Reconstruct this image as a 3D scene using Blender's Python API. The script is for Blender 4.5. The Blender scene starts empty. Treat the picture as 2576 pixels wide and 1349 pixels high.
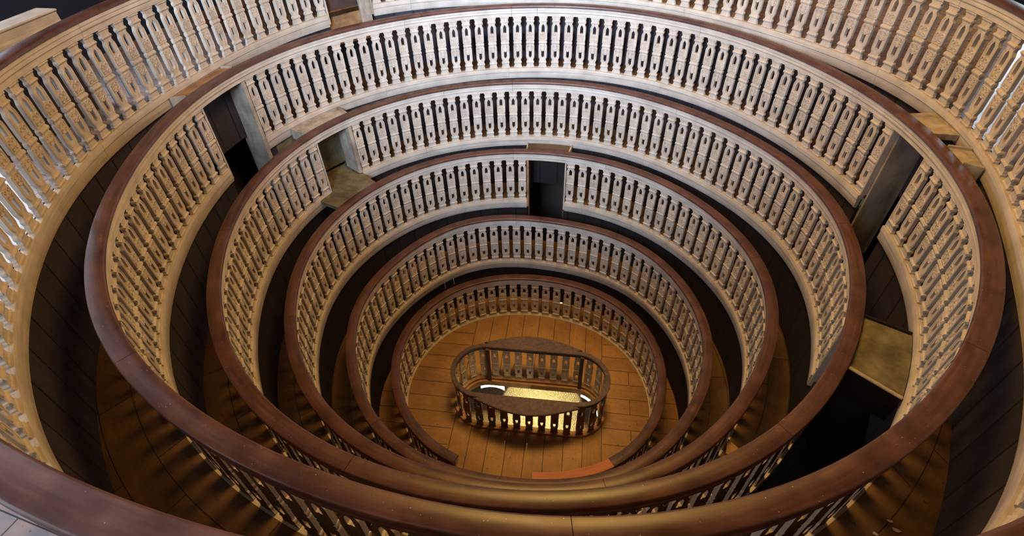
import bpy, bmesh, math, random
from mathutils import Vector, Matrix
import numpy as np
random.seed(7)
S = bpy.context.scene
PI = math.pi
# ------------------------------------------------------------------ camera
CAM = (1.2582, -3.9785, 6.7373); PITCH, YAW, ROLL, FPX = 0.8248, 0.3321, -0.0312, 1315.66
cam = bpy.data.cameras.new('camera'); co = bpy.data.objects.new('camera', cam); S.collection.objects.link(co)
cam.sensor_fit = 'HORIZONTAL'; cam.sensor_width = 36.0; cam.lens = 36.0*FPX/2576.0
cam.clip_start = 0.02; cam.clip_end = 100
co.matrix_world = Matrix.Translation(CAM) @ (Matrix.Rotation(YAW, 4, 'Z') @ Matrix.Rotation(PITCH, 4, 'X') @ Matrix.Rotation(ROLL, 4, 'Z'))
S.camera = co
S.cycles.max_bounces = 7; S.cycles.diffuse_bounces = 3; S.cycles.glossy_bounces = 3
# ------------------------------------------------------------------ world, exposure
w = bpy.data.worlds.new('world'); S.world = w; w.use_nodes = True
w.node_tree.nodes['Background'].inputs[0].default_value = (0.55, 0.72, 1.0, 1)
w.node_tree.nodes['Background'].inputs[1].default_value = 0.6
S.view_settings.view_transform = 'Standard'; S.view_settings.look = 'None'
S.view_settings.gamma = 1; S.view_settings.use_curve_mapping = False
S.view_settings.exposure = 0.0
# ------------------------------------------------------------------ window daylight, pit lamp and added fill lights
DAY = (0.49, 0.68, 1.0); WARM = (1.0, 0.575, 0.15)
def area(name, loc, target, sx, sy, power, col, spread=PI):
    l = bpy.data.lights.new(name, 'AREA'); l.shape = 'RECTANGLE'; l.size = sx; l.size_y = sy; l.energy = power; l.color = col
    l.spread = spread
    o = bpy.data.objects.new(name, l); S.collection.objects.link(o); o.location = loc
    d = Vector(target)-Vector(loc); o.rotation_euler = d.to_track_quat('-Z', 'Y').to_euler(); return o
def spot(name, loc, target, power, col, ang, blend=0.6, rad=0.08):
    l = bpy.data.lights.new(name, 'SPOT'); l.energy = power; l.color = col; l.spot_size = math.radians(ang); l.spot_blend = blend; l.shadow_soft_size = rad
    o = bpy.data.objects.new(name, l); S.collection.objects.link(o); o.location = loc
    d = Vector(target)-Vector(loc); o.rotation_euler = d.to_track_quat('-Z', 'Y').to_euler(); return o
# the windows: (centre x, y, z, inward direction, width, height, daylight power, spread in degrees)
WINS = [(-0.25, -5.00, 7.10, (0, 1), 1.9, 1.6, 270, 66),
        (-2.20, -5.00, 5.95, (0, 1), 1.2, 2.2, 9, 130),
        (-5.00, -2.15, 6.28, (1, 0), 2.7, 3.0, 30, 150),
        (5.00, 3.70, 6.30, (-1, 0), 1.3, 3.0, 6, 150)]
for i, (x, y, z, n, ww, hh, p, sp) in enumerate(WINS):
    area('window_daylight', (x+n[0]*0.03, y+n[1]*0.03, z), (x+n[0]-(.10 if i == 0 else 0), y+n[1], z-(.20 if i == 0 else 0)), ww, hh, p, DAY, math.radians(sp))
cl = area('overhead_fill_light', (0.5, 0.3, 8.6), (0.5, 0.3, 0), 2.4, 2.4, 240, WARM); cl.data.shape = 'DISK'  # added soft warm overhead fill, wide enough to blur baluster shadows
spot('stage_fill_spot', (0.5, 0.2, 8.55), (0.1, 0.15, 0.3), 1500, (1.0, 0.68, 0.23), 25, 0.8, 0.7)  # added spot that brightens the stage floor, has no fixture
spot('pit_lamp_light', (0.10, 0.50, 0.24), (0.12, 0.50, -0.55), 72, (1.0, 0.80, 0.36), 80, 0.10, 0.02)

spot('pit_up_fill_spot', (0.10, -0.34, -0.30), (-0.38, 0.28, 0.62), 7, (1.0, .78, .55), 46, 0.3, 0.02)  # added upward spot that brightens the pit's back balusters
# ------------------------------------------------------------------ measured plan of the six tiers
RING = {1: dict(a=1.6968, b=1.5303, z=1.1861, c3=-.0018, s3=.0003, c4=-.0067, s4=-.006, s2=.0031, c5=-.0017, s5=-.0008, c6=.0007, s6=.0018, ox=.0306, oy=.069),
        2: dict(a=2.0495, b=1.9653, z=2.0269, c3=.003, s3=.0037, c4=-.0088, s4=-.0021, s2=-.0046, c5=-.0025, s5=-.0027, c6=.0047, s6=.0049, ox=.0337, oy=.023),
        3: dict(a=2.4849, b=2.4079, z=2.8617, c3=.0014, s3=.0069, c4=-.0015, s4=.0001, s2=-.0088, c5=-.0012, s5=.0032, c6=.0016, s6=.0028, ox=.0115, oy=.0551),
        4: dict(a=2.891, b=2.8403, z=3.7008, c3=.002, s3=.0069, c4=.0012, s4=-.0005, s2=-.0128, c5=-.0027, s5=.0053, c6=-.0007, s6=.0023, ox=.0245, oy=.0649),
        5: dict(a=3.2785, b=3.2899, z=4.5642, c3=-.0048, s3=-.0008, c4=.0023, s4=-.0038, s2=-.0202, c5=-.0006, s5=.0057, c6=.0018, s6=-.0005, ox=.0315, oy=.0492),
        6: dict(a=3.5577, b=3.7226, z=5.4645, c3=.0004, s3=.017, c4=-.0133, s4=.0039, s2=-.031, c5=.0029, s5=.0075, c6=-.0042, s6=.0096, ox=-.0111, oy=-.0174)}
RH = 0.85                      # handrail top above the boards of its own tier
CW = 0.1134                    # handrail width
def Z(k): return RING[k]['z']
def F(k): return RING[k]['z']-RH
def P(k, t, off=0.0):          # plan point: tier k, angle in degrees, offset outward from the inner handrail edge
    g = RING[k]; t = math.radians(t)
    m = 1+g['c3']*math.cos(3*t)+g['s3']*math.sin(3*t)+g['c4']*math.cos(4*t)+g['s4']*math.sin(4*t)+g['s2']*math.sin(2*t) \
        + g['c5']*math.cos(5*t)+g['s5']*math.sin(5*t)+g['c6']*math.cos(6*t)+g['s6']*math.sin(6*t)
    return Vector((g['ox']+(g['a']+off)*math.cos(t)*m, g['oy']+(g['b']+off)*math.sin(t)*m, 0))
def outward(k, t):
    d = (P(k, t+0.05)-P(k, t-0.05)).normalized(); return Vector((d.y, -d.x, 0))

# ------------------------------------------------------------------ materials
def mat(name):
    m = bpy.data.materials.new(name); m.use_nodes = True; nt = m.node_tree
    return m, nt, nt.nodes['Principled BSDF']
def N(nt, typ, **kw):
    n = nt.nodes.new(typ)
    for k, v in kw.items():
        if k.startswith('i_'):
            n.inputs[k[2:].replace('_', ' ')].default_value = v
        else: setattr(n, k, v)
    return n
def ramp(nt, fac, stops):
    r = nt.nodes.new('ShaderNodeValToRGB'); r.color_ramp.elements[0].position = stops[0][0]; r.color_ramp.elements[0].color = (*stops[0][1], 1)
    r.color_ramp.elements[1].position = stops[-1][0]; r.color_ramp.elements[1].color = (*stops[-1][1], 1)
    for p, c in stops[1:-1]:
        e = r.color_ramp.elements.new(p); e.color = (*c, 1)
    nt.links.new(fac, r.inputs[0]); return r.outputs[0]
def mix(nt, f, a, b, blend='MIX'):
    m = nt.nodes.new('ShaderNodeMix'); m.data_type = 'RGBA'; m.blend_type = blend
    for i, v in ((0, f), (6, a), (7, b)):
        if isinstance(v, (int, float)): m.inputs[i].default_value = v
        elif isinstance(v, tuple): m.inputs[i].default_value = (*v, 1)
        else: nt.links.new(v, m.inputs[i])
    return m.outputs[2]
def coords(nt, src, scale, rot=0.0):
    if src == 'UV':
        tc = nt.nodes.new('ShaderNodeUVMap').outputs[0]
    elif src == 'World':
        tc = nt.nodes.new('ShaderNodeNewGeometry').outputs['Position']
    else:
        tc = nt.nodes.new('ShaderNodeTexCoord').outputs[src]
    mp = nt.nodes.new('ShaderNodeMapping'); mp.inputs['Scale'].default_value = scale; mp.inputs['Rotation'].default_value = (0, 0, rot)
    nt.links.new(tc, mp.inputs[0]); return mp.outputs[0]
def bump(nt, bsdf, h, strength, dist=0.002):
    b = nt.nodes.new('ShaderNodeBump'); b.inputs['Strength'].default_value = strength; b.inputs['Distance'].default_value = dist
    nt.links.new(h, b.inputs['Height']); nt.links.new(b.outputs[0], bsdf.inputs['Normal'])
def wood(name, c_dark, c_mid, c_light, src='UV', grain=(1.5, 40, 40), rough=0.6, spec=0.4, blotch=0.35, specks=0.0, knots=False, bstr=0.3):
    m, nt, b = mat(name)
    g = N(nt, 'ShaderNodeTexNoise', i_Scale=1.0, i_Detail=6.0, i_Roughness=0.65); nt.links.new(coords(nt, src, grain), g.inputs['Vector'])
    col = ramp(nt, g.outputs[0], [(0.30, c_dark), (0.5, c_mid), (0.72, c_light)])
    bl = N(nt, 'ShaderNodeTexNoise', i_Scale=5.0, i_Detail=4.0, i_Roughness=0.6); nt.links.new(coords(nt, 'World', (1, 1, 1)), bl.inputs['Vector'])
    dk = ramp(nt, bl.outputs[0], [(0.35, (1-blotch,)*3), (0.62, (1, 1, 1))])
    col = mix(nt, 1.0, col, dk, 'MULTIPLY')
    if specks:
        s = N(nt, 'ShaderNodeTexNoise', i_Scale=95.0, i_Detail=1.0); nt.links.new(coords(nt, 'World', (1, 1, 1)), s.inputs['Vector'])
        f = ramp(nt, s.outputs[0], [(0.775, (0, 0, 0)), (0.80, (specks,)*3)])
        col = mix(nt, f, col, (0.75, 0.68, 0.6))
    nt.links.new(col, b.inputs['Base Color'])
    r = N(nt, 'ShaderNodeMapRange', i_To_Min=rough-0.08, i_To_Max=rough+0.12); nt.links.new(bl.outputs[0], r.inputs[0]); nt.links.new(r.outputs[0], b.inputs['Roughness'])
    b.inputs['Specular IOR Level'].default_value = spec
    bump(nt, b, g.outputs[0], bstr)
    return m
M = {}
M['rail'] = wood('walnut_handrail', (.080, .030, .019), (.130, .053, .036), (.180, .082, .056), grain=(2.0, 30, 30), rough=0.36, spec=0.6, blotch=0.45, specks=0.8, bstr=0.08)
M['pale'] = wood('limewashed_wood', (.50, .40, .30), (.63, .53, .42), (.72, .63, .52), grain=(1.2, 45, 45), rough=0.55, spec=0.35, blotch=0.22, bstr=0.25)
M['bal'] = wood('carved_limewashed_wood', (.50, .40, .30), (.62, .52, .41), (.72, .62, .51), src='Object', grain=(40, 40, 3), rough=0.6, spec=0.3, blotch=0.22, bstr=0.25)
M['back'] = wood('dark_brown_baluster_back', (.10, .055, .022), (.16, .09, .038), (.22, .13, .055), src='Object', grain=(30, 30, 3), rough=0.6, spec=0.3, blotch=0.3)  # outer baluster faces, darker brown than the carved front
M['jamb'] = wood('weathered_board', (.34, .26, .18), (.50, .40, .29), (.60, .50, .38), src='Object', grain=(12, 12, 1.5), rough=0.6, spec=0.3, blotch=0.4)
M['new'] = wood('new_orange_wood', (.50, .17, .07), (.62, .23, .10), (.70, .29, .13), grain=(2, 30, 30), rough=0.6, spec=0.3, blotch=0.1)
M['dark'] = wood('dark_stained_boards', (.05, .03, .022), (.075, .045, .033), (.10, .065, .05), src='Object', grain=(8, 8, 1), rough=0.6, spec=0.3, blotch=0.3)
M['landing'] = wood('olive_brown_boards', (.14, .11, .055), (.20, .16, .08), (.26, .21, .11), src='World', grain=(9, 9, 9), rough=0.6, spec=0.3, blotch=0.5)  # greenish light on these boards is put into their olive tone
M['step'] = wood('orange_stair_wood', (.30, .15, .06), (.40, .21, .09), (.50, .28, .13), src='World', grain=(6, 6, 20), rough=0.5, spec=0.3, blotch=0.4)

def planks(name, cols, w, l, src, rough, blotch=0.4, rot=0.0, joint=0.0045, bright=1.0):
    m, nt, b = mat(name)
    v = coords(nt, src, (1, 1, 1), rot)
    br = N(nt, 'ShaderNodeTexBrick', offset=0.37, i_Scale=1.0, i_Mortar_Size=joint, i_Mortar_Smooth=0.1, i_Brick_Width=l, i_Row_Height=w)
    br.inputs['Color1'].default_value = (.35,)*3+(1,); br.inputs['Color2'].default_value = (.75,)*3+(1,); br.inputs['Mortar'].default_value = (0, 0, 0, 1)
    nt.links.new(v, br.inputs['Vector'])
    g = N(nt, 'ShaderNodeTexNoise', i_Scale=1.0, i_Detail=7.0, i_Roughness=0.7)
    mp = N(nt, 'ShaderNodeMapping'); mp.inputs['Scale'].default_value = (3, 30, 8); nt.links.new(v, mp.inputs[0]); nt.links.new(mp.outputs[0], g.inputs['Vector'])
    mx = mix(nt, 0.5, br.outputs[0], g.outputs['Fac'])
    col = ramp(nt, mx, [(0.30, cols[0]), (0.5, cols[1]), (0.72, cols[2])])
    col = mix(nt, br.outputs['Fac'], col, tuple(x*0.18 for x in cols[0]))
    bl = N(nt, 'ShaderNodeTexNoise', i_Scale=3.0, i_Detail=5.0, i_Roughness=0.65); nt.links.new(coords(nt, 'World', (1, 1, 1)), bl.inputs['Vector'])
    col = mix(nt, 1.0, col, ramp(nt, bl.outputs[0], [(0.34, (1-blotch,)*3), (0.62, (1, 1, 1))]), 'MULTIPLY')
    sp = N(nt, 'ShaderNodeTexNoise', i_Scale=32.0, i_Detail=1.0); nt.links.new(coords(nt, 'World', (1, 1, 1)), sp.inputs['Vector'])
    col = mix(nt, ramp(nt, sp.outputs[0], [(0.70, (0, 0, 0)), (0.76, (.7,)*3)]), col, tuple(x*0.35 for x in cols[0]))
    nt.links.new(col, b.inputs['Base Color']); b.inputs['Roughness'].default_value = rough; b.inputs['Specular IOR Level'].default_value = 0.4
    bump(nt, b, g.outputs['Fac'], 0.2)
    return m
M['stage_long'] = planks('stage_floor_boards', ((.24, .115, .040), (.33, .165, .058), (.40, .21, .078)), 0.25, 2.6, 'Object', 0.6, 0.3, rot=PI/2)
M['stage_cross'] = planks('stage_floor_cross_boards', ((.24, .115, .040), (.33, .165, .058), (.40, .21, .078)), 0.24, 2.2, 'Object', 0.6, 0.3)
M['aisle'] = planks('aisle_floor_boards', ((.10, .052, .020), (.15, .078, .030), (.20, .105, .040)), 0.21, 0.95, 'UV', 0.5, 0.5, joint=0.003)
M['outer_floor'] = planks('outer_floor_boards', ((.26, .13, .055), (.36, .19, .08), (.44, .25, .11)), 0.20, 0.9, 'UV', 0.16, 0.35)
M['tiles'] = planks('grey_pink_floor_tiles', ((.42, .34, .34), (.52, .43, .43), (.60, .50, .50)), 0.14, 0.28, 'World', 0.3, 0.2, joint=0.003)
M['riser_shaded'] = planks('shaded_riser_boards', ((.014, .009, .007), (.020, .013, .011), (.028, .019, .016)), 1.4, 0.27, 'UV', 0.7, 0.3, joint=0.008)  # riser boards again, with the shade of the lower tiers in the colour
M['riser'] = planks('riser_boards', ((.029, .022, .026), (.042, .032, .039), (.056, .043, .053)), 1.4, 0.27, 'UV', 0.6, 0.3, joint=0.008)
# plaster, ceiling
def plain(name, c, rough=0.8, noise=0.15, sc=2.0):
    m, nt, b = mat(name)
    n = N(nt, 'ShaderNodeTexNoise', i_Scale=sc, i_Detail=5.0); nt.links.new(coords(nt, 'World', (1, 1, 1)), n.inputs['Vector'])
    nt.links.new(ramp(nt, n.outputs[0], [(0.3, tuple(x*(1-noise) for x in c)), (0.7, tuple(min(1, x*(1+noise)) for x in c))]), b.inputs['Base Color'])
    b.inputs['Roughness'].default_value = rough; bump(nt, b, n.outputs[0], 0.1, 0.01); return m
M['wall'] = plain('dark_navy_wall', (.012, .022, .060))
M['ceiling'] = plain('dark_timber_ceiling', (.05, .035, .025))
M['shaft'] = plain('dark_lower_wall', (.05, .04, .03))
M['white'] = plain('white_enamel', (.85, .84, .80), 0.4, 0.02)
M['pitrail'] = wood('dark_grey_brown_handrail', (.058, .034, .034), (.088, .052, .052), (.118, .072, .072), src='World', grain=(25, 25, 25), rough=0.6, spec=0.3, blotch=0.25, bstr=0.05)
M['frame'] = plain('window_frame_paint', (.55, .55, .52), 0.5, 0.05)
def gravel():
    m, nt, b = mat('coarse_gravel')
    v = N(nt, 'ShaderNodeTexVoronoi', i_Scale=70.0, i_Randomness=1.0); nt.links.new(coords(nt, 'World', (1, 1, 1)), v.inputs['Vector'])
    n = N(nt, 'ShaderNodeTexNoise', i_Scale=42.0, i_Detail=6.0); nt.links.new(coords(nt, 'World', (1, 2.2, 1), 0.5), n.inputs['Vector'])
    f = mix(nt, 0.5, v.outputs['Distance'], n.outputs['Fac'])
    nt.links.new(ramp(nt, f, [(0.25, (.16, .13, .08)), (0.45, (.48, .42, .30)), (0.62, (.72, .66, .50))]), b.inputs['Base Color'])
    b.inputs['Roughness'].default_value = 0.85; bump(nt, b, f, 1.0, 0.03); return m
M['gravel'] = gravel()
def emis(name, c, s):
    m, nt, b = mat(name); b.inputs['Base Color'].default_value = (*c, 1)
    n = N(nt, 'ShaderNodeTexNoise', i_Scale=1.5); nt.links.new(coords(nt, 'Object', (1, 1, 1)), n.inputs['Vector'])
    nt.links.new(ramp(nt, n.outputs[0], [(0.3, tuple(x*0.9 for x in c)), (0.7, c)]), b.inputs['Emission Color']); b.inputs['Emission Strength'].default_value = s; return m
M['pane'] = emis('daylit_window_glass', (.75, .86, 1.0), 5.0)
M['lampglow'] = emis('lamp_diffuser', (1.0, .70, .30), 1.5)
M['panel_glow'] = emis('glowing_white_panel', (1.0, .97, .92), 6.0)  # panel glow added to light the ends of the gravel

# ------------------------------------------------------------------ helpers
def link(name, me, m, parent=None):
    o = bpy.data.objects.new(name, me); S.collection.objects.link(o)
    if m is not None and not me.materials: me.materials.append(M[m])
    if parent: o.parent = parent
    return o
def tag(o, label=None, cat=None, group=None, kind=None):
    if label: o['label'] = label
    if cat: o['category'] = cat
    if group: o['group'] = group
    if kind: o['kind'] = kind
    return o
def empty(name, loc=(0, 0, 0), rz=0):
    o = bpy.data.objects.new(name, None); S.collection.objects.link(o); o.location = loc; o.rotation_euler.z = rz; o.empty_display_size = 0.2; return o
def mesh_from(verts, faces, uvs=None, smooth=None, name='mesh'):
    me = bpy.data.meshes.new(name); me.from_pydata([tuple(v) for v in verts], [], faces)
    if uvs is not None:
        l = me.uv_layers.new(name='UVMap')
        for p in me.polygons:
            for li in p.loop_indices: l.data[li].uv = uvs[me.loops[li].vertex_index]
    if smooth:
        for p in me.polygons: p.use_smooth = True
        me.set_sharp_from_angle(angle=math.radians(smooth))
    me.update(); return me
def sweep_pts(path_fn, ts, profile, closed_path=False):
    """profile: closed list of (offset, z); path_fn(t, off)->xy ; returns verts, faces, uvs (each profile edge has its own vertices)"""
    V, Fc, U = [], [], []
    L = [0.0]
    for a, b in zip(ts[:-1], ts[1:]): L.append(L[-1]+(path_fn(b, 0)-path_fn(a, 0)).length)
    n = len(profile); pl = 0.0
    for j in range(n):
        (o1, z1), (o2, z2) = profile[j], profile[(j+1) % n]
        d = math.hypot(o2-o1, z2-z1); base = len(V)
        for i, t in enumerate(ts):
            a = path_fn(t, o1); b = path_fn(t, o2)
            V += [(a.x, a.y, z1), (b.x, b.y, z2)]; U += [(L[i], pl), (L[i], pl+d)]
        for i in range(len(ts)-1):
            q = base+2*i; Fc.append((q, q+1, q+3, q+2))
        pl += d
    if not closed_path:
        for t, rev in ((ts[0], True), (ts[-1], False)):
            base = len(V)
            for (o, z) in profile:
                a = path_fn(t, o); V.append((a.x, a.y, z)); U.append((o, z))
            idx = list(range(base, base+n)); Fc.append(tuple(idx[::-1] if rev else idx))
    return V, Fc, U
def merge(parts):
    V, Fc, U = [], [], []
    for v, f, u in parts:
        b = len(V); V += v; U += u; Fc += [tuple(i+b for i in q) for q in f]
    return V, Fc, U
def to_obj(name, data, m, parent=None, smooth=35):
    v, f, u = data; me = mesh_from(v, f, u, None, name)
    bm = bmesh.new(); bm.from_mesh(me); bmesh.ops.remove_doubles(bm, verts=bm.verts, dist=1e-5); bmesh.ops.recalc_face_normals(bm, faces=bm.faces); bm.to_mesh(me); bm.free()
    for p in me.polygons: p.use_smooth = True
    me.set_sharp_from_angle(angle=math.radians(smooth))
    return link(name, me, m, parent)
def ring_sweep(k, t0, t1, profile, step=1.5, z=None, oz=0.0):
    n = max(2, int(abs(t1-t0)/step)+1); ts = [t0+(t1-t0)*i/(n-1) for i in range(n)]
    z = Z(k) if z is None else z
    return sweep_pts(lambda t, o: P(k, t, o), ts, [(o, z+dz-oz) for o, dz in profile], closed_path=abs(abs(t1-t0)-360) < 1e-6)
def box_data(cx, cy, cz, sx, sy, sz, rz=0.0):
    c, s = math.cos(rz), math.sin(rz); V = []
    for dx in (-1, 1):
        for dy in (-1, 1):
            for dz in (-1, 1):
                x, y = dx*sx/2, dy*sy/2; V.append((cx+x*c-y*s, cy+x*s+y*c, cz+dz*sz/2))
    Fc = [(0, 1, 3, 2), (4, 6, 7, 5), (0, 4, 5, 1), (2, 3, 7, 6), (0, 2, 6, 4), (1, 5, 7, 3)]
    return V, Fc, [(v[0], v[1]) for v in V]
def bevel_obj(name, data, m, parent=None, bev=0.006):
    v, f, u = data; bm = bmesh.new(); vs = [bm.verts.new(p) for p in v]
    for q in f: bm.faces.new([vs[i] for i in q])
    bmesh.ops.recalc_face_normals(bm, faces=bm.faces)
    bmesh.ops.bevel(bm, geom=bm.edges[:], offset=bev, segments=2, affect='EDGES')
    me = bpy.data.meshes.new(name); bm.to_mesh(me); bm.free(); return link(name, me, m, parent)
def prism_data(poly, z0, z1):
    n = len(poly); V = [(p[0], p[1], z0) for p in poly]+[(p[0], p[1], z1) for p in poly]
    Fc = [tuple(range(n))[::-1], tuple(range(n, 2*n))]+[(i, (i+1) % n, (i+1) % n+n, i+n) for i in range(n)]
    return V, Fc, [(v[0], v[1]) for v in V]

# ------------------------------------------------------------------ the carved flat baluster (one mesh, copied)
BT = 0.030                      # board thickness
def mirror(pts): return pts+[(-x, z) for x, z in reversed(pts) if abs(x) > 1e-6]
def extrude_plate(bm, outer, holes, y0, y1):
    loops = [outer]+holes; top = []; edges = []; rings = []
    for lp in loops:
        vs = [bm.verts.new((x, y0, z)) for x, z in lp]; rings.append(vs)
        edges += [bm.edges.new((vs[i], vs[(i+1) % len(vs)])) for i in range(len(vs))]
    r = bmesh.ops.triangle_fill(bm, use_beauty=True, use_dissolve=False, edges=edges)
    faces = [g for g in r['geom'] if isinstance(g, bmesh.types.BMFace)]
    back = {}
    for vs in rings:
        for v in vs: back[v] = bm.verts.new((v.co.x, y1, v.co.z))
    for f in faces: bm.faces.new([back[v] for v in reversed(f.verts)])
    for vs in rings:
        for i in range(len(vs)):
            a, b = vs[i], vs[(i+1) % len(vs)]; bm.faces.new((a, b, back[b], back[a]))
def tube(bm, pts, r, seg=5):
    prev = None
    for i, p in enumerate(pts):
        a = pts[max(0, i-1)]; b = pts[min(len(pts)-1, i+1)]; d = (Vector(b)-Vector(a)).normalized()
        n1 = Vector((0, 1, 0)); n2 = d.cross(n1).normalized()
        rr = r[i] if isinstance(r, list) else r
        ring = [bm.verts.new(Vector(p)+n1*math.cos(q*2*PI/seg)*rr+n2*math.sin(q*2*PI/seg)*rr) for q in range(seg)]
        if prev:
            for q in range(seg): bm.faces.new((prev[q], prev[(q+1) % seg], ring[(q+1) % seg], ring[q]))
        prev = ring
def baluster_mesh():
    H = RH-0.1457; W = 0.060
    # half outline, bottom to top, (x in half widths, z as fraction)
    o = [(1.0, 0.0), (1.0, .022), (.90, .035), (.90, .050), (.78, .066), (.78, .085), (.90, .098), (.93, .112), (.88, .128), (.76, .136), (.72, .150),
         (.76, .165), (.96, .206), (.98, .222), (.98, .440), (.93, .452), (.80, .458), (.80, .468), (.93, .476), (.97, .492), (.97, .508), (.93, .524), (.80, .532), (.80, .542),
         (.93, .548), (.98, .560), (.98, .792), (.96, .810), (.76, .846), (.71, .860), (.76, .875), (.90, .886), (.95, .902), (.90, .918), (.80, .926), (.80, .944), (.92, .956), (.92, .968), (1.0, .978), (1.0, 1.0)]
    o = [(x*W, z*H) for x, z in o]
    outer = o+[(-x, z) for x, z in reversed(o)]
    up = [(.36, .690), (.36, .800), (.22, .828), (0, .850)]
    up = [(x*W, z*H) for x, z in up]; up = up+[(-x, z) for x, z in reversed(up) if x > 1e-6]+[(-.14*W, .690*H), (0, .702*H), (.14*W, .690*H)]
    lo = [(.33, .335), (.33, .225), (0, .192)]
    lo = [(x*W, z*H) for x, z in lo]; lo = lo+[(-x, z) for x, z in reversed(lo) if x > 1e-6]+[(-.14*W, .335*H), (0, .322*H), (.14*W, .335*H)]
    bm = bmesh.new()
    extrude_plate(bm, outer, [up, lo], BT/2, -BT/2)
    y = BT/2
    def bar(z0, z1, w, d):        # half-round horizontal band on the front
        n = 4; prev = None
        for i in range(n+1):
            a = PI*i/n; zz = (z0+z1)/2-math.cos(a)*(z1-z0)/2; yy = y+math.sin(a)*d
            cur = [bm.verts.new((-w, yy, zz)), bm.verts.new((w, yy, zz))]
            if prev: bm.faces.new((prev[0], prev[1], cur[1], cur[0]))
            prev = cur
        for s in (-1, 1):
            vs = [bm.verts.new((s*w, y+math.sin(PI*i/n)*d, (z0+z1)/2-math.cos(PI*i/n)*(z1-z0)/2)) for i in range(n+1)]; bm.faces.new(vs)
    for z0, z1, ww, d in ((.0, .024, .99, .007), (.088, .126, .88, .012), (.478, .524, .92, .012), (.888, .920, .88, .012), (.972, .999, .98, .009), (.544, .556, .86, .005), (.444, .456, .86, .005)):
        bar(z0*H, z1*H, ww*W, d)
    # raised frame along the panel edges
    for pts in ([(.82, .560), (.84, .792), (.56, .842)], [(.82, .440), (.84, .224), (.56, .170)]):
        for s in (-1, 1): tube(bm, [(s*x*W, y, z*H) for x, z in pts], 0.0058, 5)
    # scrolls: a large and a small pair in each panel
    def spiral(cx, cz, r, s, up):
        pts = []; rr = []
        for i in range(11):
            a = i/10*2.3*PI; q = r*(1-0.72*i/10)
            pts.append((cx+s*q*math.cos(a), y, cz+up*q*math.sin(a))); rr.append(0.0066*(1-0.25*i/10))
        tube(bm, pts, rr, 5)
    for s in (-1, 1):
        spiral(s*.40*W, .650*H, .020, s, 1); spiral(s*.40*W, .588*H, .016, s, -1)
        spiral(s*.40*W, .372*H, .018, s, -1); spiral(s*.40*W, .422*H, .015, s, 1)
    bmesh.ops.recalc_face_normals(bm, faces=bm.faces)
    me = bpy.data.meshes.new('baluster'); bm.faces.ensure_lookup_table()
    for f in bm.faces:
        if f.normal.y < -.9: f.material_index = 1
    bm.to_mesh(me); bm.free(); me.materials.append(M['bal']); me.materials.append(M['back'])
    return me
BAL = baluster_mesh()
BOFF = 0.039+BT/2
def bal_matrix(k, t, zs=1.0):
    p = P(k, t, BOFF); n = -outward(k, t); x = Vector((n.y, -n.x, 0))     # local y = towards the centre
    m = Matrix.Identity(4)
    m.col[0][:3] = x; m.col[1][:3] = n; m.col[2][:3] = (0, 0, zs); m.col[3][:3] = (p.x, p.y, F(k))
    return m

# ------------------------------------------------------------------ balustrade profiles
R_ = 0.010
PROF_RAIL = [(0, -.030), (0.0, -R_), (0.003, -.004), (R_, 0), (CW-R_, 0), (CW-.003, -.004), (CW, -R_), (CW, -.030), (CW-.006, -.037), (.006, -.037)]
PROF_MOULD = [(.012, -.037), (.012, -.066), (.019, -.071), (.019, -.076), (.016, -.082), (.018, -.100), (.028, -.108), (.028, -.1457), (.066, -.1457), (.066, -.037)]
PROF_MOULD_OUT = [(.066, -.037), (.066, -.1457), (.098, -.1457), (.098, -.112), (.108, -.102), (.110, -.085), (.104, -.076), (.104, -.066), (.108, -.058), (.108, -.037)]
PROF_FOOT = [(.022, 0), (.020, -.004), (.020, -.056), (.024, -.060), (.028, -.064), (.028, -.140), (.034, -.150), (.085, -.150), (.085, 0)]
# openings in each balustrade (degrees)
OPEN = {1: [(257.8, 287.0)], 2: [], 3: [(92.3, 105.6)], 4: [(155.6, 166.6), (334.0, 347.0)], 5: [(9.9, 18.2), (173.0, 185.0)], 6: [(138.65, 148.0)]}
def solid(k):
    op = sorted(OPEN[k]);
    if not op: return [(110.0, 470.0)]
    out = []
    for i, (a, b) in enumerate(op):
        nx = op[(i+1) % len(op)][0]
        if i == len(op)-1: nx += 360
        out.append((b, nx))
    return out
def arclen(k, a, b):
    n = 200; return sum((P(k, a+(b-a)*(i+1)/n, BOFF)-P(k, a+(b-a)*i/n, BOFF)).length for i in range(n))
def spaced(k, a, b, pitch, inset=0.068):
    n = 800; ts = [a+(b-a)*i/n for i in range(n+1)]; L = [0]
    for i in range(n): L.append(L[-1]+(P(k, ts[i+1], BOFF)-P(k, ts[i], BOFF)).length)
    T = L[-1]; full = abs(b-a-360) < 1e-6
    if full: cnt = round(T/pitch); ds = [T*i/cnt for i in range(cnt)]
    else:
        cnt = round((T-2*inset)/pitch)+1; ds = [inset+(T-2*inset)*i/(cnt-1) for i in range(cnt)]
    return [float(np.interp(d, L, ts)) for d in ds]
CAMXY = Vector((CAM[0], CAM[1], 0))
RLAB = {1: 'lowest and smallest ring balustrade, standing on the orange stage floor around the oblong pit',
        2: 'second-lowest ring balustrade, one step out from the ring around the stage floor',
        3: 'third ring balustrade from the bottom, broken by one dark doorway at the far side',
        4: 'fourth ring balustrade from the bottom, with an opening and olive boards at upper left',
        5: 'large second-highest ring balustrade whose broad brown handrail sweeps right across the foreground',
        6: 'outermost and topmost ring balustrade, cut off by the photo edges'}
PITCH_B = {1: .1735, 2: .1738, 3: .1778, 4: .1756, 5: .1787, 6: .185}
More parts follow.
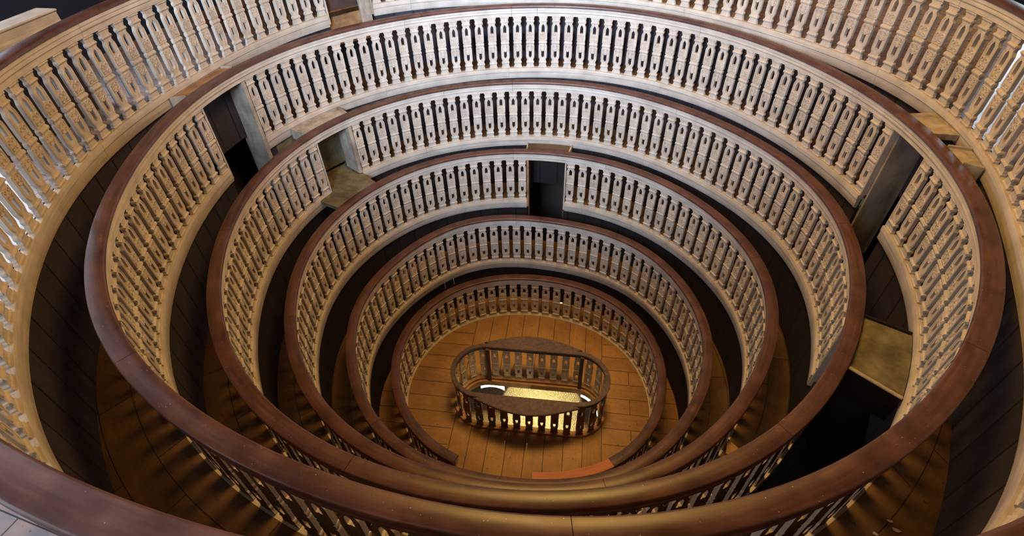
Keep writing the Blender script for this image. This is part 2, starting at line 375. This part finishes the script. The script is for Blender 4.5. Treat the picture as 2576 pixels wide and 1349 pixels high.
JOINT = {1: [215, 20, 120], 2: [30, 100, 190, 240], 3: [20, 75, 140, 215, 300], 4: [10, 60, 125, 205, 265, 320], 5: [330, 25, 62, 100, 131, 205, 247, 290], 6: [20, 60, 120, 190, 250, 300]}
for k in range(1, 7):
    root = empty('ring_balustrade', (0, 0, 0)); tag(root, RLAB[k], 'balustrade')
    # handrail and moulding
    arcs = [(110.0, 470.0)] if k != 1 else [(287.0, 257.8+360)]
    a0, a1 = arcs[0]; cuts = sorted([j if j > a0 else j+360 for j in JOINT[k]]); cuts = [c for c in cuts if a0+2 < c < a1-2]
    if k == 1: cuts = [317.4]+[c for c in cuts if c > 325]
    segs = list(zip([a0]+cuts, cuts+[a1])); g = math.degrees(0.0016/(RING[k]['a']))
    rails, moulds, outs = [], [], []
    for i, (s, e) in enumerate(segs):
        d = ring_sweep(k, s+g, e-g, PROF_RAIL)
        if k == 1 and i == 0: new_piece = d
        else: rails.append(d)
        s2 = s+(4.0 if len(segs) > 1 and i > 0 else 0); e2 = e+(4.0 if i < len(segs)-1 else 0)
        moulds.append(ring_sweep(k, s2+g, e2-g, PROF_MOULD)); outs.append(ring_sweep(k, s2+g, e2-g, PROF_MOULD_OUT))
    to_obj('handrail', merge(rails), 'rail', root)
    if k == 1:
        o = to_obj('handrail_repair', new_piece, 'new', root); o['label'] = 'handrail piece of newer bright orange wood'
    to_obj('top_rail_moulding', merge(moulds), 'pale', root)
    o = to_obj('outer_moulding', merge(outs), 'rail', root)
    # base board under the balusters
    foots = []
    for (s, e) in solid(k):
        if k == 1:
            foots.append(ring_sweep(k, s, e, [(.024, .020), (.020, .014), (.020, 0), (.090, 0), (.090, .020)], z=F(k)))
            continue
        cs = [s]+[j if j > s else j+360 for j in sorted([(q+11) % 360 for q in JOINT[k]], key=lambda q: q if q > s else q+360)]+[e]
        cs = [c for c in cs if s <= c <= e]; cs = [cs[0]]+[c for c in cs[1:-1] if cs[0]+3 < c < e-3]+[e]
        for a, b in zip(cs[:-1], cs[1:]): foots.append(ring_sweep(k, a+g*.7, b-g*.7, PROF_FOOT, z=F(k)))
    to_obj('base_board', merge(foots), 'pale', root)
    # balusters
    spots = []
    for (s, e) in solid(k): spots += spaced(k, s, e, PITCH_B[k])
    def unseen(t):
        d = abs(((t-286+180) % 360)-180); return d      # small = right under the camera, hidden behind the handrail
    if k == 6: spots = sorted(spots, key=lambda t: 0 if (128 < t % 360 < 262) else (1 if (t % 360) < 75 else (2 if t % 360 < 128 else 3)))
    else: spots = sorted(spots, key=lambda t: -unseen(t % 360))
    zo = {1: .02}.get(k, 0.0); h0 = RH-0.1457
    for t in spots[:100]:
        o = bpy.data.objects.new('baluster', BAL); S.collection.objects.link(o); o.parent = root
        m = bal_matrix(k, t, (h0-zo)/h0); m.translation.z += zo; o.matrix_world = m @ Matrix.Rotation(random.gauss(0, .012), 4, 'Z')
    if spots[100:]:
        bm = bmesh.new()
        for t in spots[100:]:
            tmp = BAL.copy(); tmp.transform(bal_matrix(k, t)); bm.from_mesh(tmp); bpy.data.meshes.remove(tmp)
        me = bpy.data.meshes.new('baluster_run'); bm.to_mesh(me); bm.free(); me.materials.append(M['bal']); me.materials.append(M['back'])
        o = link('baluster_run', me, None, root); o['kind'] = 'stuff'
    # boards lining the openings
    def jamb(t, o0, o1, z0, z1, m='jamb', th=0.035, side=1, name='opening_post'):
        a = P(k, t, o0); b = P(k, t, o1); d = (b-a); c = (a+b)/2; n = Vector((-d.y, d.x, 0)).normalized()*side*th/2
        return bevel_obj(name, box_data(c.x+n.x, c.y+n.y, (z0+z1)/2, d.length, th, z1-z0, math.atan2(d.y, d.x)), m, root, 0.004)
    zt = Z(k)-.146
    if k == 3:
        jamb(105.6, .03, .10, F(k)-.13, zt, 'step', .03, -1); jamb(92.3, .035, .10, F(k)-.13, zt, 'pale', .02, 1)
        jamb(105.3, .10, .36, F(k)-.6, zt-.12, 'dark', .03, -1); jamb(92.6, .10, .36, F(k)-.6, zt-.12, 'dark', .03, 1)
    if k == 4:
        jamb(155.6, .035, .33, F(k)+.0, zt, 'jamb', .05, 1); jamb(166.6, .035, .10, F(k)-.13, zt, 'pale', .02, -1)
        jamb(334.0, .035, .10, F(k)-.13, zt, 'pale', .02, 1); jamb(347.0, .035, .10, F(k)-.13, zt, 'pale', .02, -1)
    if k == 5:
        jamb(173.0, .035, .34, F(k)-.75, zt, 'jamb', .05, 1); jamb(185.0, .035, .10, F(k)-.13, zt, 'pale', .02, -1)
        jamb(17.9, .10, .40, F(k)-.75, zt, 'jamb', .04, 1); jamb(18.2, .035, .10, F(k)-.13, zt, 'pale', .02, 1); jamb(9.9, .035, .10, F(k)-.13, zt, 'pale', .02, -1)
    if k == 6:
        jamb(138.65, .03, .16, F(k)-.12, zt, 'jamb', .035, 1); jamb(139.1, .16, .50, F(k)-.12, zt, 'jamb', .03, 1); pa = P(6, 140.2, .06); th6 = math.atan2(outward(6, 140.2).y, outward(6, 140.2).x); bevel_obj('opening_post', box_data(pa.x, pa.y, (F(6)-.20+zt)/2, .07, .15, zt-F(6)+.20, th6), 'jamb', root, .004); pa = P(6, 143.6, .11); bevel_obj('sill_board', box_data(pa.x, pa.y, F(6)-.22, .03, .56, .42, th6), 'step', root, .004); jamb(148.0, .03, .09, F(k)-.12, zt, 'pale', .02, -1)

# ------------------------------------------------------------------ aisle floors and risers
def strip(k, off0, k2, off1, t0, t1, z, th, step=1.5):
    n = max(2, int((t1-t0)/step)+1); V, Fc, U = [], [], []; L = 0
    for i in range(n):
        t = t0+(t1-t0)*i/(n-1); a = P(k, t, off0); b = P(k2, t, off1)
        if i: L += (a-pa).length
        pa = a; wd = (b-a).length
        V += [(a.x, a.y, z), (b.x, b.y, z), (a.x, a.y, z-th), (b.x, b.y, z-th)]; U += [(L, 0.02), (L, 0.02+wd), (L, 0), (L, wd)]
    for i in range(n-1):
        q = 4*i; Fc += [(q, q+1, q+5, q+4), (q+2, q+6, q+7, q+3), (q, q+4, q+6, q+2), (q+1, q+3, q+7, q+5)]
    e = 4*(n-1); Fc += [(0, 2, 3, 1), (e, e+1, e+3, e+2)]
    return V, Fc, U
def complement(ex):
    ex = sorted(ex)
    if not ex: return [(110.0, 470.0)]
    out = []
    for i, (a, b) in enumerate(ex):
        nx = ex[(i+1) % len(ex)][0]+(360 if i == len(ex)-1 else 0); out.append((b, nx))
    return out
HOLE = {1: [], 2: [], 3: [(92.3, 105.6)], 4: [(155.8, 166.4), (316.0, 347.0)], 5: [(9.9, 18.2), (173.0, 186.0)]}
for k in range(1, 6):
    d = merge([strip(k, .075, k+1, .08, a, b, F(k)-(.001 if k > 1 else .0), .04) for a, b in complement(HOLE[k])]) if k > 1 else None
    if d: tag(to_obj('floor', d, 'aisle'), kind='structure')
for k in range(2, 7):
    segs = []
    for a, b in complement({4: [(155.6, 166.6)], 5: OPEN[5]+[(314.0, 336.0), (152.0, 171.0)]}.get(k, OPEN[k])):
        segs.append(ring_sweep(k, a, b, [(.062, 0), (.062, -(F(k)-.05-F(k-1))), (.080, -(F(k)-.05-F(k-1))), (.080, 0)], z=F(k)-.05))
    tag(to_obj('wall_riser', merge(segs), 'riser' if k > 4 else 'riser_shaded'), kind='structure')
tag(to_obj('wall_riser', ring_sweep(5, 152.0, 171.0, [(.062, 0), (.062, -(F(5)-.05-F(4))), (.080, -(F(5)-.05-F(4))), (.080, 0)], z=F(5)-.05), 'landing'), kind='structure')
# floor of the topmost tier, out to the room walls
WALL = 5.0
def outer(t):
    c, s = math.cos(math.radians(t)), math.sin(math.radians(t)); r = WALL/max(abs(c), abs(s)); return Vector((c*r, s*r, 0))
V, Fc, U = [], [], []; L = 0; ts = [110+360*i/240 for i in range(241)]
for i, t in enumerate(ts):
    a = P(6, t, .075); th = math.degrees(math.atan2(a.y, a.x)); b = outer(th); L += 0.099
    V += [(a.x, a.y, F(6)), (b.x, b.y, F(6)), (a.x, a.y, F(6)-.05), (b.x, b.y, F(6)-.05)]; U += [(L, 0), (L, (b-a).length), (L, 0), (L, .1)]
for i in range(240):
    q = 4*i; Fc += [(q, q+1, q+5, q+4), (q+2, q+6, q+7, q+3), (q, q+4, q+6, q+2), (q+1, q+3, q+7, q+5)]
tile = [f for f in Fc if 163 <= ts[min(f)//4] <= 264]; rest = [f for f in Fc if not 163 <= ts[min(f)//4] <= 264]
tag(to_obj('floor', (V, rest, U), 'outer_floor'), kind='structure'); tag(to_obj('floor', (V, tile, U), 'tiles'), kind='structure')

# ------------------------------------------------------------------ stage floor with the oblong pit hole and two open joints
PX, PY, PR = .105, -.06, math.radians(10.5)
def stadium(hl, hw, n=14, r=None):
    r = hw if r is None else r; pts = []
    for cx, a0 in ((hl-r, -PI/2), (-(hl-r), PI/2)):
        for i in range(n+1):
            a = a0+PI*i/n; y = math.sin(a)*r; pts.append((cx+math.cos(a)*r, y))
    return pts
def to_local(p): d = Vector((p[0]-PX, p[1]-PY)); return (d.x*math.cos(PR)+d.y*math.sin(PR), -d.x*math.sin(PR)+d.y*math.cos(PR))
def stage_zone(name, xr, m, slits):
    """floor piece in pit-local coordinates between x limits"""
    poly = [to_local(P(2, t, .05)) for t in np.arange(0, 360, 2.0)]
    def clip(poly, x, keep_less):
        out = []
        for i in range(len(poly)):
            a, b = poly[i], poly[(i+1) % len(poly)]
            ia = (a[0] <= x) == keep_less or a[0] == x; ib = (b[0] <= x) == keep_less or b[0] == x
            if ia: out.append(a)
            if ia != ib:
                t = (x-a[0])/(b[0]-a[0]); out.append((x, a[1]+t*(b[1]-a[1])))
        return out
    if xr[0] is not None: poly = clip(poly, xr[0], False)
    if xr[1] is not None: poly = clip(poly, xr[1], True)
    holes = slits
    bm = bmesh.new(); extrude_flat(bm, poly, holes, 0.0, -0.05)
    me = bpy.data.meshes.new(name); bm.to_mesh(me); bm.free()
    o = link(name, me, m); o.location = (PX, PY, F(1)); o.rotation_euler.z = PR; tag(o, kind='structure'); return o
def extrude_flat(bm, outerp, holes, z0, z1):
    rings, edges = [], []
    for lp in [outerp]+holes:
        vs = [bm.verts.new((x, y, z0)) for x, y in lp]; rings.append(vs); edges += [bm.edges.new((vs[i], vs[(i+1) % len(vs)])) for i in range(len(vs))]
    r = bmesh.ops.triangle_fill(bm, use_beauty=True, use_dissolve=False, edges=edges)
    faces = [g for g in r['geom'] if isinstance(g, bmesh.types.BMFace)]; back = {}
    for vs in rings:
        for v in vs: back[v] = bm.verts.new((v.co.x, v.co.y, z1))
    for f in faces: bm.faces.new([back[v] for v in reversed(f.verts)])
    for vs in rings:
        for i in range(len(vs)):
            a, b = vs[i], vs[(i+1) % len(vs)]; bm.faces.new((a, b, back[b], back[a]))
    bmesh.ops.recalc_face_normals(bm, faces=bm.faces)
def slit(pa, pb, w):
    a = to_local(pa); b = to_local(pb); d = Vector((b[0]-a[0], b[1]-a[1])); n = Vector((-d.y, d.x)).normalized()*w/2
    return [(a[0]+n.x, a[1]+n.y), (b[0]+n.x*.3, b[1]+n.y*.3), (b[0]-n.x*.3, b[1]-n.y*.3), (a[0]-n.x, a[1]-n.y)]
HOLE_HL, HOLE_HW = 0.985, 0.365
mid_holes = [stadium(HOLE_HL, HOLE_HW), slit((-.064, -.655), (-.02, -.83), .008), slit((.228, -.595), (.272, -.815), .009), slit((-.300, .455), (-.325, .66), .012)]
stage_zone('floor', (-1.02, 1.02), 'stage_long', mid_holes)
stage_zone('floor', (None, -1.02), 'stage_cross', [])
stage_zone('floor', (1.02, None), 'stage_cross', [])

# ------------------------------------------------------------------ pit balustrade
PH = 0.75
def lens(hl, hw, bulge, bl, n=12):
    """stadium outline whose long sides swell outward in a shallow arc"""
    pts = []; r = hw
    for sgn in (1, -1):
        cx = sgn*(hl-r)
        for i in range(n+1):
            a = (-PI/2 if sgn > 0 else PI/2)+PI*i/n; pts.append((cx+math.cos(a)*r, math.sin(a)*r))
        m = 22
        for i in range(1, m):
            x = sgn*(bl-2*bl*i/m)*-1*-1; f = 1-(x/bl)**2
            if abs(x) <= bl: pts.append((x, sgn*(hw+bulge*(f**1.35))))
    return pts
pit = empty('pit_balustrade', (PX, PY, F(1)), PR)
tag(pit, 'small oblong balustrade with dark rail and lens-shaped side boards around the lit central pit', 'balustrade')
bm = bmesh.new(); extrude_flat(bm, lens(1.05, .435, .185, .74), [stadium(.985, .370)], PH, PH-.035)
bmesh.ops.bevel(bm, geom=[e for e in bm.edges if len(e.link_faces) == 2 and abs(e.verts[0].co.z-e.verts[1].co.z) < 1e-6 and e.calc_face_angle(0) > 1], offset=.006, segments=2, affect='EDGES')
me = bpy.data.meshes.new('pit_handrail'); bm.to_mesh(me); bm.free(); link('pit_handrail', me, 'pitrail', pit)
bm = bmesh.new(); extrude_flat(bm, stadium(1.035, .42), [stadium(.995, .38)], PH-.035, PH-.075)
me = bpy.data.meshes.new('top_band'); bm.to_mesh(me); bm.free(); link('top_band', me, 'dark', pit)
bm = bmesh.new(); extrude_flat(bm, stadium(1.055, .44), [stadium(.985, .365)], .045, 0.0)
me = bpy.data.meshes.new('base_board'); bm.to_mesh(me); bm.free(); link('base_board', me, 'step', pit)
# balusters around a stadium path
def stad_path(hl, hw):
    pts = stadium(hl, hw, 24); L = [0.0]; q = pts+[pts[0]]
    for a, b in zip(q[:-1], q[1:]): L.append(L[-1]+math.hypot(b[0]-a[0], b[1]-a[1]))
    return q, L
q, Ls = stad_path(1.015, .40); T = Ls[-1]; cnt = 30; zs = (PH-.075-.045)/(RH-.1457)
for i in range(cnt):
    s = T*(i+.5)/cnt; j = max(n for n in range(len(Ls)-1) if Ls[n] <= s+1e-9); f = (s-Ls[j])/max(1e-9, Ls[j+1]-Ls[j]); a, b = q[j], q[j+1]
    x, y = a[0]+f*(b[0]-a[0]), a[1]+f*(b[1]-a[1]); d = Vector((b[0]-a[0], b[1]-a[1])).normalized(); n = Vector((-d.y, d.x))
    m = Matrix.Identity(4); m.col[0][:3] = (-d.x*.86, -d.y*.86, 0); m.col[1][:3] = (-n.x*-.55, -n.y*-.55, 0); m.col[2][:3] = (0, 0, zs); m.col[3][:3] = (x, y, .045)
    o = bpy.data.objects.new('baluster', BAL); S.collection.objects.link(o); o.parent = pit; o.matrix_local = m
for x in (-.62, .68):
    for y in (.355, -.355):
        bevel_obj('pit_post', box_data(x, y, (PH-.035)/2, .05, .035, PH-.037), 'dark', pit, .004)
# lining of the hole, room below
bm = bmesh.new(); extrude_flat(bm, stadium(.984, .364), [stadium(.955, .335)], 0.002, -.10)
me = bpy.data.meshes.new('hole_lining'); bm.to_mesh(me); bm.free(); o = link('trim_1', me, 'step'); o.location = (PX, PY, F(1)); o.rotation_euler.z = PR; tag(o, kind='structure')
ZG = -0.55
me = mesh_from([(-4.9, -4.9, ZG), (4.9, -4.9, ZG), (4.9, 4.9, ZG), (-4.9, 4.9, ZG)], [(0, 1, 2, 3)]); tag(link('floor', me, 'gravel'), kind='structure')

# ------------------------------------------------------------------ landings that bridge the aisles above each opening
def landing(k, t0, t1, label, o0=CW+.003, o1=.018, th=.05, m='landing', edge='jamb', z=None, eh=.14):
    z = F(k+1)-.065 if z is None else z
    root = empty('stair_landing', tuple(P(k+1, (t0+t1)/2, 0)-Vector((0, 0, 0)))[:2]+(z-th,)); tag(root, label, 'landing')
    d = strip(k, o0, k+1, o1, t0, t1, z, th, 1.0)
    o = to_obj('landing_board', d, m, root); o.matrix_parent_inverse = Matrix.Translation(-root.location)
    if edge:
        for t in (t0, t1):
            a = P(k, t, o0+.004); b = P(k+1, t, o1-.004); dd = b-a; c = (a+b)/2
            e = bevel_obj('edge_board', box_data(c.x, c.y, z+.02-eh/2, dd.length, .022, eh, math.atan2(dd.y, dd.x)), edge, root, .003); e.matrix_parent_inverse = Matrix.Translation(-root.location)
    if m == 'landing' and edge:
        a = P(k, t0, o0+.004); b = P(k+1, t0, o1-.004); dd = b-a; c = (a+b)/2
        e = bevel_obj('nosing', box_data(c.x, c.y, z+.027, dd.length, .03, .012, math.atan2(dd.y, dd.x)), 'jamb', root, .003); e.matrix_parent_inverse = Matrix.Translation(-root.location)
    return root
landing(5, 173.3, 185.6, 'orange-brown wooden landing bridging the top aisle at the upper left', m='step')
landing(5, 12.7, 18.8, 'pale wooden landing bridging the top aisle at right, nearest the far side', m='jamb', edge=False)
landing(5, 4.6, 9.0, 'narrow wooden landing bridging the top aisle at right, the nearer of two', m='jamb')
landing(4, 154.6, 166.8, 'wooden landing wedged between the fourth and fifth ring at the upper left', m='jamb')
landing(4, 335.6, 347.4, 'olive-tinted wooden landing bridging the aisle beside the dark stair hole at right', m='landing', edge='aisle', eh=.26)
landing(3, 92.7, 105.8, 'wooden landing between third and fourth ring above the dark doorway', m='aisle', z=F(4)-.11)
landing(3, 155.8, 171.0, 'olive board landing under the opening of the fourth ring at left', m='landing', edge=False, z=F(4)-.006)
# olive boards inside the fourth ring's left opening
tag(to_obj('floor', strip(4, .02, 5, .04, 155.8, 166.4, F(4)-.012, .03), 'landing'), kind='structure')

# steps inside the top ring's opening
root = empty('entrance_steps', tuple(P(6, 143.3, .3)[:2])+(F(6),)); tag(root, 'orange wooden steps climbing outward through the opening in the topmost ring', 'stairs')
for i in range(3):
    a = P(6, 144.4, .26+.30*i); th = math.atan2(outward(6, 144.4).y, outward(6, 144.4).x)
    for nm, data, mm in (('tread', box_data(a.x, a.y, F(6)+.19*(i+1)-.015, .34, .46, .03, th), 'step'),
                         ('riser_board', box_data(a.x-.13*math.cos(th), a.y-.13*math.sin(th), F(6)+.19*i+.0875, .02, .44, .173, th), 'dark')):
        e = bevel_obj(nm, data, mm, root, .003); e.matrix_parent_inverse = Matrix.Translation(-root.location)

# parapet with pale rail on the outer side, top left
root = empty('parapet', (-3.80, -1.2, F(6))); tag(root, 'short pale wooden parapet rail in the top left corner, beyond the topmost ring', 'parapet')
def seg_path(a, b):
    a, b = Vector(a), Vector(b); d = (b-a).normalized(); n = Vector((d.y, -d.x, 0)); return lambda t, o: a+(b-a)*t+n*o
fn = seg_path((-3.80, -.72, 0), (-3.64, -1.75, 0))
for nm, prof, mm in (('parapet_rail', [(-.0, 5.33), (0, 5.36), (.012, 5.375), (.012, 5.435), (-.006, 5.45), (0, 5.46), (.19, 5.46), (.19, 5.33)], 'pale'), ('parapet_panel', [(.05, F(6)), (.05, 5.33), (.13, 5.33), (.13, F(6))], 'dark')):
    e = to_obj(nm, sweep_pts(fn, [0, .5, 1], prof), mm, root); e.matrix_parent_inverse = Matrix.Translation(-root.location)

# two thin cords under the second ring, pale scraps on the aisle floor, a wedge board
for n, t in enumerate((143.4, 138.9)):
    p = P(2, t, .03); d = prism_data([(p.x+.004*math.cos(q*PI/3), p.y+.004*math.sin(q*PI/3)) for q in range(6)], F(2)-.26, F(2)-.126)
    tag(to_obj('hanging_cord', d, 'white'), ('left one of two thin white cords hanging below the base of the second-lowest ring', 'right one of two thin white cords hanging below the base of the second-lowest ring')[n], 'cord', 'thin white cords')
for n, (x, y, r, lab) in enumerate(((2.814, -2.254, .016, 'pale paint scrap on the top aisle floor at lower right, furthest from the frame edge'), (2.837, -2.297, .02, 'larger pale paint scrap on the top aisle floor at lower right, nearest the wall'), (2.726, -2.351, .015, 'pale paint scrap on the top aisle floor at lower right, nearest the bottom edge'))):
    poly = [(x+r*math.cos(a)*(1+.3*math.sin(3*a+n)), y+r*.6*math.sin(a)*(1+.3*math.cos(2*a+n))) for a in [i*PI/4 for i in range(8)]]
    tag(to_obj('paint_scrap', prism_data(poly, F(5)+.0005, F(5)+.004), 'pale'), lab, 'scrap', 'pale paint scraps on the floor')
a, b, c = P(3, 326.5, .13), P(4, 326.0, .01), P(3, 323.8, .19)
tag(to_obj('wedge_board', prism_data([(a.x, a.y), (c.x, c.y), (b.x, b.y)], F(4)-.16, F(4)-.13), 'step'), 'small pale triangular board wedged between third and fourth ring at lower right', 'board')

# small things
bevel_obj('step_light', box_data(.107, 1.70, F(1)+.30, .05, .02, .022, .1), 'lampglow'); o = bpy.context.scene.collection.objects[-1]
for o in S.objects:
    if o.name == 'step_light': tag(o, 'tiny glowing step light behind the far side of the lowest ring balustrade', 'light')
for i, (p0, ang) in enumerate((((-.62, .30), 0), ((.70, .27), 1))):
    # white curved panels with added glow, hanging just under the ends of the hole
    sgn = -1 if i == 0 else 1; V, Fc = [], []
    for j in range(9):
        a = (math.radians(62)+math.radians(56)*j/8) if i == 0 else (math.radians(8)+math.radians(62)*j/8)
        cx = sgn*.585
        for rr, z in ((.375, -.11), (.375, -.20), (.38, -.20), (.38, -.11)):
            V.append((cx+math.cos(a)*rr, math.sin(a)*rr, z))
        if j:
            q0 = 4*(j-1)
            for n in range(4): Fc.append((q0+n, q0+(n+1) % 4, q0+4+(n+1) % 4, q0+4+n))
    Fc += [(3, 2, 1, 0), (32, 33, 34, 35)]
    me = mesh_from(V, Fc, None, 40); o = link('glow_panel', me, 'panel_glow'); o.location = (PX, PY, F(1)); o.rotation_euler.z = PR
    tag(o, ('curved white panel with added glow under the left end of the central pit', 'curved white panel with added glow under the right end of the central pit')[i], 'lamp', 'white panels with added glow in the pit')

# ------------------------------------------------------------------ room walls, ceiling, windows
CZ = 9.6; B0 = -0.55
def wall(name, n):
    # n: inward normal; holes for the windows on that wall
    ax = Vector((-n[1], n[0], 0)); c = Vector((-n[0]*WALL, -n[1]*WALL, 0)); hs = []
    for (x, y, z, nn, ww, hh, p, sp) in WINS:
        if nn == n:
            u = Vector((x, y, 0)).dot(ax); hs.append([(u-ww/2, z-hh/2), (u+ww/2, z-hh/2), (u+ww/2, z+hh/2), (u-ww/2, z+hh/2)])
    bm = bmesh.new(); extrude_flat(bm, [(-WALL-.2, F(6)-.05), (WALL+.2, F(6)-.05), (WALL+.2, CZ), (-WALL-.2, CZ)], hs, 0, -.25)
    me = bpy.data.meshes.new(name)
    mt = Matrix.Identity(4); mt.col[0][:3] = ax; mt.col[1][:3] = (0, 0, 1); mt.col[2][:3] = (n[0], n[1], 0); mt.col[3][:3] = c
    bmesh.ops.transform(bm, matrix=mt, verts=bm.verts); bmesh.ops.recalc_face_normals(bm, faces=bm.faces); bm.to_mesh(me); bm.free()
    tag(link(name, me, 'wall'), kind='structure')
wall('wall_near', (0, 1)); wall('wall_far', (0, -1)); wall('wall_left', (1, 0)); wall('wall_right', (-1, 0))
tag(to_obj('ceiling', box_data(0, 0, CZ+.1, 2*WALL+.4, 2*WALL+.4, .2), 'ceiling'), kind='structure')
for i, (x, y, z, n, ww, hh, p, sp) in enumerate(WINS):
    ax = Vector((-n[1], n[0], 0)); c = Vector((x, y, z))-Vector((n[0], n[1], 0))*.12; rz = math.atan2(ax.y, ax.x)
    root = empty('window_%d' % (i+1), c); tag(root, kind='structure'); inv = Matrix.Translation(-c)
    parts = [box_data(*(c+ax*s*(ww/2-.03)), .06, .06, hh, rz) for s in (-1, 1)]+[box_data(c.x, c.y, c.z+s*(hh/2-.03), ww, .06, .06, rz) for s in (-1, 1)]
    parts += [box_data(c.x, c.y, c.z, .05, .05, hh, rz)]+[box_data(c.x, c.y, c.z+f*hh, ww, .04, .03, rz) for f in (-.25, 0, .25)]
    e = to_obj('window_frame', merge(parts), 'frame', root); e.matrix_parent_inverse = inv
    cc = c-Vector((n[0], n[1], 0))*.04
    e = to_obj('pane', box_data(cc.x, cc.y, cc.z, ww-.02, .008, hh-.02, rz), 'pane', root); e.matrix_parent_inverse = inv
# walls of the dark space under the tiers
t0 = ring_sweep(6, 110, 470, [(.6, 0), (.6, -(F(6)-.06-ZG)), (.65, -(F(6)-.06-ZG)), (.65, 0)], z=F(6)-.06)
tag(to_obj('wall_understage', t0, 'shaft'), kind='structure')
# round lamp body added around the overhead fill, out of view
root = empty('added_overhead_lamp', (.5, .3, 8.62)); tag(root, 'large round warm lamp added unseen over the theatre', 'lamp')
def disc(r, z0, z1, n=48): return prism_data([(math.cos(2*PI*i/n)*r, math.sin(2*PI*i/n)*r) for i in range(n)], z0, z1)
to_obj('lamp_diffuser', disc(1.2, .0, .03), 'lampglow', root); to_obj('lamp_shade', disc(1.25, .03, .12), 'dark', root); to_obj('lamp_rod', disc(.02, .12, CZ-8.62), 'dark', root)
